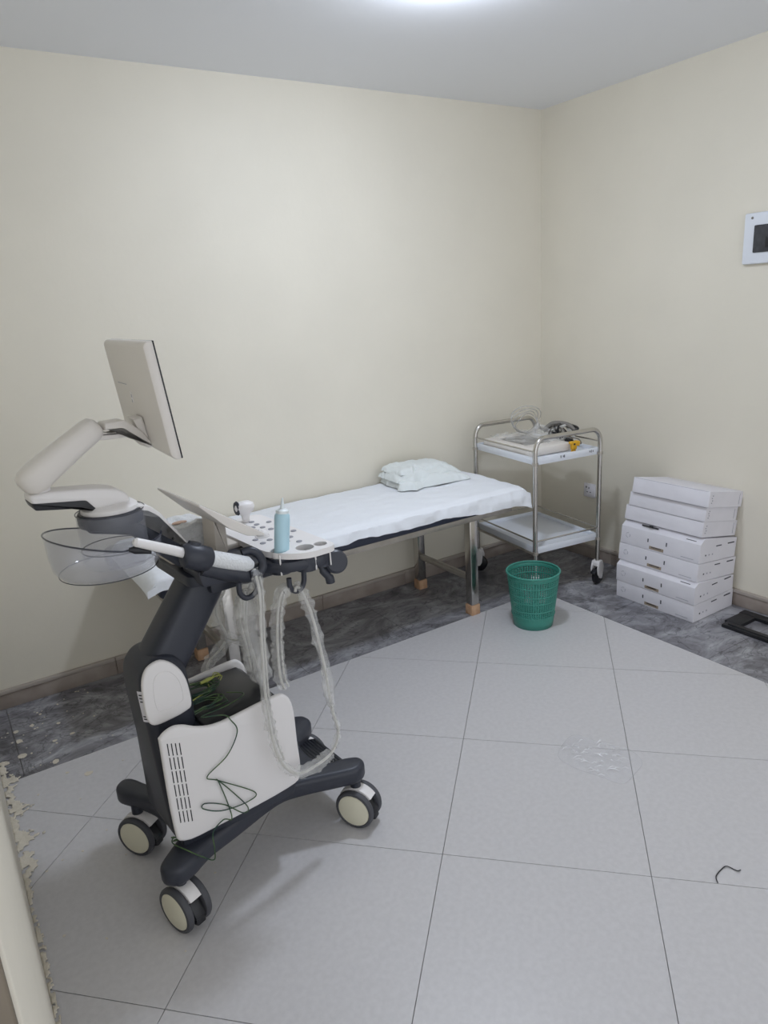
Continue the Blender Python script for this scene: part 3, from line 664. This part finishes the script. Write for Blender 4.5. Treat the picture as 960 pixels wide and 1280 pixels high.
for k in range(4):
    rr_ = .066+.007*k; MB().tube([(rr_*math.cos(t)*1.15+.005*k, .02*math.sin(2*t+k)+.008*k, rr_*.95+rr_*math.sin(t)*.85) for t in [2*PI*i/36 for i in range(36)]], .0032, 8, closed=True).build('loop', 'film', tb)
    MB().tube([(rr_*math.cos(t)*1.15+.005*k, .02*math.sin(2*t+k)+.008*k, rr_*.95+rr_*math.sin(t)*.85) for t in [2*PI*i/36 for i in range(36)]], .0012, 6, closed=True).build('bore', 'greycable', tb)
cb = empty('cable_bundle', tw(.150, -.03, .790), ta-PI/2, 'bundle of grey tubes and leads at the right of the trolley top', 'cable')
cb.scale = (1.15, 1.1, 1.2); random.seed(11)
for k in range(9):
    pts = [(random.uniform(-.055, .04), random.uniform(-.09, .11), random.uniform(.0, .085)) for _ in range(6)]
    MB().tube(catmull(pts, 7), random.choice((.003, .004, .0055)), 8).build('lead', ('greycable', 'darker', 'core')[k % 3], cb)
MB().tube(catmull([(-.05, .07, .055), (-.01, .04, .088), (.03, -.02, .084), (.045, -.07, .055)], 8), .012, 12).build('hose', 'greycable', cb)
cf = empty('clear_bag', tw(.075, .05, .800), ta-PI/2+.4, 'clear crumpled bag between the tube coil and grey leads', 'bag')
cf.scale = (1.35, 1.25, 1.15)
MB().grid(lambda u, v: ((u-.5)*.11+.012*nz(u*6, v*6, 3), (v-.5)*.15+.012*nz(u*6, v*6, 8), .002+.075*math.sin(PI*u)**.6*math.sin(PI*v)**.6*(1+.35*nz(u*7, v*7, 1))), 24, 24).build('bag_skin', 'film', cf, 30)
yp = empty('yellow_connector', tw(.085, -.222, .777), ta-PI/2, 'yellow plastic plug connector hanging at the trolley edge', 'connector')
MB().box((0, 0, .036), (.030, .024, .044), .004).build('body', 'yellow', yp)
MB().box((.026, .004, .044), (.030, .020, .028), .004, RY(.2)).build('arm', 'yellow', yp)
MB().box((-.020, 0, .052), (.016, .018, .014), .003).build('latch', 'yellow', yp)
MB().box((-.004, -.013, .044), (.012, .003, .010), .001).build('socket_hole', 'darker', yp)
MB().tube(catmull([(.036, 0, .04), (.07, .02, .035), (.085, .06, .05), (.07, .10, .055)], 8), .004, 8).build('lead', 'greycable', yp)
MB().box((0, 0, .006), (.02, .02, .015), .003).build('foot', 'yellow', yp)

# ================================================================== BIN
bn = empty('waste_bin', (-.972, -.872, 0), 0, 'green perforated plastic waste bin on the pale floor tiles', 'waste bin')
rb, rtp, hb, NB = .098, .131, .285, 120
bm = bmesh.new()
def rad(z): return rb+(rtp-rb)*(z/hb)**.9
zl = [0.0, .03, .066]; hole_rows = set(); z = .066
for band in (3, 4, 3, 4, 3):
    for k in range(band):
        hole_rows.add(len(zl)-1); z += .0072; zl.append(z); z += .0030; zl.append(z)
    z += .006; zl.append(z)
zl = [q for q in zl if q < hb-.012]+[hb]; hole_rows = {i for i in hole_rows if i < len(zl)-2}
rings = [[bm.verts.new((rad(q)*math.cos(2*PI*(k+(.0))/NB), rad(q)*math.sin(2*PI*k/NB), q)) for k in range(NB)] for q in zl]
for i in range(len(zl)-1):
    for k in range(NB):
        if i in hole_rows and k % 2 == 0: continue
        bm.faces.new((rings[i][k], rings[i][(k+1) % NB], rings[i+1][(k+1) % NB], rings[i+1][k]))
mb = MB(); mb.bm.free(); mb.bm = bm
wb = mb.build('wall', 'green', bn); wb.modifiers.new('thick', 'SOLIDIFY').thickness = .0022
MB().lathe([(0, .002), (rb-.004, .002), (rb-.003, .006), (0, .008)], None, 48).build('bottom', 'green', bn)
MB().tube([(rtp*math.cos(2*PI*k/64), rtp*math.sin(2*PI*k/64), hb) for k in range(64)], .0052, 10, closed=True).build('rim', 'green', bn)
MB().tube([((rad(.064)+.001)*math.cos(2*PI*k/64), (rad(.064)+.001)*math.sin(2*PI*k/64), .064) for k in range(64)], .0022, 8, closed=True).build('band', 'green', bn)

# ================================================================== BOXES
def carton(name, C, L, Dp, Hf, tilt, label, kind, Hr=None, bulge=0):
    """near front corner C; L along +y, Dp along +x; kind sets flaps and print"""
    root = empty(name, C, 0, label, 'box', 'white cartons stacked against the wall'); root.rotation_euler = (0, tilt, 0)
    Hr = Hr or Hf
    if bulge:   # front panel with a loose lid that rises behind it
        prof = arc2([(0, 0), (Dp, 0), (Dp, Hr), (.030, Hf+bulge*.95), (0, Hf)], .002, 2)
    else: prof = arc2([(0, 0), (Dp, 0), (Dp, Hr), (0, Hf)], .002, 2)
    MB().prism(prof, 0, L, 'xz', .0015).build('carton', 'card', root, 20)
    f = lambda y, z, w, h, m, nm: MB().box((-.0006, y, z), (.0014, w, h)).build(nm, m, root, 0)
    e = lambda x, z, w, h, m, nm: MB().box((x, -.0006, z), (w, .0014, h)).build(nm, m, root, 0)
    if kind == 'flap':
        for k in range(3):   # recycling style ring of three arrows
            t = 2*PI*k/3+.5
            MB().tube([(-.001, L-.045+.013*math.cos(t+q*.28), Hf*.52+.013*math.sin(t+q*.28)) for q in range(6)], .0011, 5).build('printed_arrow', 'markpale', root, 0)
        f(L*.635, Hf*.52, .006, .018, 'mark', 'slot'); f(L*.40, Hf*.55, .006, .020, 'mark', 'slot')
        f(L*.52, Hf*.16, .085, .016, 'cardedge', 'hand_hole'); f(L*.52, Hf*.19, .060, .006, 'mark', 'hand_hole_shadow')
        f(L*.14, Hf*.16, .07, .0025, 'markpale', 'print_line')
        for k in range(3): e(.05+.028*k, Hf*.40, .008, .007, 'markpale' if k else 'mark', 'printed_icon')
        e(Dp*.50, Hf*.80, .045, .005, 'mark', 'print_line'); e(Dp*.84, Hf*.82, .055, .006, 'mark', 'print_line')
        MB().box((.012, L*.13, Hf+bulge*.36 if bulge else Hf+.0005), (.004, .055, .0015), 0, RY(-.6 if bulge else 0)).build('print_line', 'mark', root, 0)
    else:
        for k in range(4): e(.022+.005*(k % 2), Hf*(.28+.15*k), .007, .005, 'markpale', 'printed_icon')
        e(Dp*.9, Hf*.5, .002, Hf*.7, 'markpale', 'fold_line')
        f(L*.5, Hf*.97, L*.96, .0012, 'markpale', 'lid_edge')
    return root
r6, r10 = D(6), D(10.5)
carton('carton_box', (-.388, -1.383, 0), .467, .330, .092, 0, 'white carton at the bottom of the stack', 'flap')
carton('carton_box', (-.391, -1.384, .094), .470, .325, .091, 0, 'scuffed white carton second from the bottom of the stack', 'flap', .078, .022)
carton('carton_box', (-.370, -1.376, .2075), .470, .318, .091, r6, 'white carton third from the bottom of the stack', 'flap', .091)
b4 = carton('carton_box', (-.358, -1.373, .2995), .466, .306, .095, r6, 'white carton with black clip on its lid, fourth from the bottom', 'flap', .100, .030)
MB().box((.012, .300, .118), (.006, .10, .006), .002, RY(-.6)).build('clip_bar', 'black', b4); MB().lathe([(0, 0), (.010, 0), (.010, .008), (0, .010)], T((.008, .292, .119)), 16).build('clip_knob', 'black', b4)
carton('carton_box', (-.332, -1.363, .4275), .455, .288, .078, r10, 'plain white slim carton third from the top of the stack', 'plain')
carton('carton_box', (-.322, -1.367, .5055), .443, .270, .072, r10, 'plain white slim carton second from the top of the stack', 'plain')
carton('carton_box', (-.325, -1.381, .5815), .437, .285, .078, r10, 'white slim carton with overhanging lid on top of the stack', 'plain')

# ================================================================== SMALL THINGS
# black frame on the floor by the skirting
bf = empty('black_bracket', (-.19, -1.62, 0), 0, 'black flat metal bracket with square opening on the floor by the boxes', 'bracket')
for x0, x1, y0, y1 in ((-.135, -.085, -.30, .125), (.045, .095, -.30, .145), (-.085, .045, .06, .14), (-.085, .045, -.30, -.12)):
    MB().prism([(x0, y0), (x1, y0), (x1, y1), (x0, y1)], 0, .018, 'xy', .003).build('frame_bar', 'black', bf)
MB().box((.055, -.145, .055), (.05, .12, .085), .006).build('upright', 'black', bf)
MB().tube([(-.12, -.28, .020), (-.12, .10, .020)], .004, 8).build('edge_rib', 'darker', bf)
# breaker panel on the right wall
bx = empty('breaker_panel', (XR, -1.385, 1.79), 0, 'white electrical breaker panel with smoked window on the right wall', 'electrical panel')
MB().box((-.0125, -.075, 0), (.025, .33, .22), .008).build('housing', 'shelf', bx)
MB().box((-.028, -.085, -.003), (.010, .245, .118), .005).build('window', 'smoke', bx)
MB().box((-.0325, -.10, -.02), (.003, .16, .045), .001).build('breaker_row', 'darker', bx)
MB().lathe([(0, 0), (.006, 0), (.005, .002), (0, .002)], T((-.025, .052, .088)) @ RY(-PI/2), 12).build('screw', 'greycable', bx)
# socket
so = empty('wall_socket', (XR, -.415, .435), 0, 'white electrical socket on the right wall behind the trolley', 'socket')
MB().box((-.006, 0, 0), (.012, .086, .086), .004).build('plate', 'card', so)
MB().box((-.013, 0, 0), (.003, .062, .062), .001).build('inset', 'card', so)
for y, z, w, h in ((0, .016, .006, .010), (-.012, -.010, .010, .005), (.012, -.010, .010, .005), (.02, .02, .007, .012)): MB().box((-.0148, y, z), (.001, w, h)).build('pin_hole', 'mark', so, 0)
# clear bag on the floor
fb = empty('plastic_bag', (-1.58, -1.82, .0005), 0, 'flat crumpled clear plastic bag on the pale floor tiles', 'bag')
out = [(-1.69, -1.727), (-1.60, -1.68), (-1.545, -1.68), (-1.515, -1.76), (-1.467, -1.865), (-1.49, -1.934), (-1.56, -1.96), (-1.636, -1.968), (-1.665, -1.90), (-1.70, -1.80)]
oc = catmull([(x+1.58, y+1.82, 0) for x, y in out], 6, True)
def bagf(u, v):
    k = u*len(oc); i = int(k) % len(oc); p = oc[i].lerp(oc[(i+1) % len(oc)], k-int(k)); rr_ = v
    x, y = p.x*rr_, p.y*rr_
    return (x, y, .0015+.020*(1-rr_**3)*abs(nz(x*14, y*14, 2))+.014*(1-rr_**6)*abs(nz(x*45, y*30, 5))+.004*rr_**8*abs(nz(x*30, y*30, 8)))
MB().grid(bagf, 90, 22).build('bag_skin', 'film2', fb, 30)
MB().tube([(p.x, p.y, .0025) for p in oc], .0011, 5, closed=True).build('sealed_edge', 'film2', fb)
random.seed(8)
for k in range(46):
    x, y, t, l = random.uniform(-.085, .075), random.uniform(-.11, .11), random.uniform(-1.5, .3), random.uniform(.004, .018)
    MB().tube([(x-l*math.cos(t), y-l*math.sin(t), .006), (x, y, .012), (x+l*math.cos(t), y+l*math.sin(t), .007)], [.0006, .0016, .0006], 5).build('crease', 'glint', fb)  # pale slivers painted as glints along the film's creases
# bent bit of wire on the floor
wv = [(-1.772, -2.404), (-1.757, -2.389), (-1.723, -2.382), (-1.700, -2.384), (-1.692, -2.402), (-1.691, -2.413), (-1.679, -2.415)]
wo = MB().tube(catmull([(x+1.72, y+2.39, .0018+.002*(i % 2)) for i, (x, y) in enumerate(wv)], 6), .0016, 6).build('wire_scrap', 'darker'); wo.location = (-1.72, -2.39, 0)
tag(wo, 'small bent dark wire scrap on the floor across a tile joint', 'wire')
# plaster left along the left wall base
bm = bmesh.new(); st_ = .0045
def has(x, y):
    d = x-XL; lim = .020+.030*max(0, nz(y*9, 0, 1))+.055*max(0, nz(y*4+2, 3, 2))*(1 if y > -1.2 else .35)
    lim += .05*math.exp(-((y+.80)/.035)**2)+.04*math.exp(-((y+.97)/.03)**2)+.035*math.exp(-((y+.60)/.03)**2)
    if y < -1.15: lim *= .55
    return d < lim*(1+.7*nz(x*60, y*60, 4)+.5*nz(x*22, y*22, 6)) and nz(x*45, y*45, 9) > -.30
i0 = int(.13/st_); j0 = int(1.60/st_); vd = {}
def vert(i, j):
    if (i, j) not in vd:
        x, y = XL+i*st_, -.45-j*st_
        vd[(i, j)] = bm.verts.new((x+.003*nz(x*90, y*90, 1), y+.003*nz(x*90, y*90, 5), .0015+.006*abs(nz(x*30, y*30, 7))*(1-i/i0)))
    return vd[(i, j)]
for i in range(i0):
    for j in range(j0):
        if has(XL+(i+.5)*st_, -.45-(j+.5)*st_): bm.faces.new((vert(i, j), vert(i, j+1), vert(i+1, j+1), vert(i+1, j)))
mb = MB(); mb.bm.free(); mb.bm = bm
pr_ = mb.build('plaster_residue', 'plaster', None, 60); tag(pr_, 'ragged cream plaster residue along the base of the left wall', 'plaster', kind='stuff')
pr_.modifiers.new('thick', 'SOLIDIFY').thickness = -.0015
# flakes
random.seed(3)
FL = [(-3.207, -.576, .020), (-3.118, -.41, .012), (-3.15, -.288, .011), (-3.245, -.235, .012), (-3.187, -.419, .011), (-3.308, -.245, .014), (-3.306, -.332, .022), (-3.309, -.45, .026), (-3.376, -.463, .024), (-3.203, -.16, .008)]
FT = [(-3.121, -.736, .018), (-3.184, -.68, .008), (-3.054, -1.563, .007)]
FL += [(random.uniform(-3.38, -2.98), random.uniform(-.58, -.05), random.choice((.003, .004, .006))) for _ in range(34)]
FT += [(random.uniform(-3.34, -2.9), random.uniform(-1.9, -.72), random.choice((.003, .004, .005))) for _ in range(16)]
def flake(x, y, s, lab, grp):
    n = 8; poly = [(s*(.6+.5*random.random())*math.cos(2*PI*k/n), s*(.45+.4*random.random())*math.sin(2*PI*k/n)) for k in range(n)]
    o = MB().prism(poly, 0, .0015, 'xy').build('plaster_flake', 'plaster', None, 0); o.location = (x, y, .0002); o.rotation_euler = (0, 0, random.random()*6)
    tag(o, lab, 'plaster flake', grp)
for x, y, s in FL: flake(x, y, s, 'small cream plaster flake on the dark marble border', 'plaster flakes on the dark border')
for x, y, s in FT: flake(x, y, s, 'small cream plaster flake on the pale tiles left of the machine', 'plaster flakes on the pale tiles')
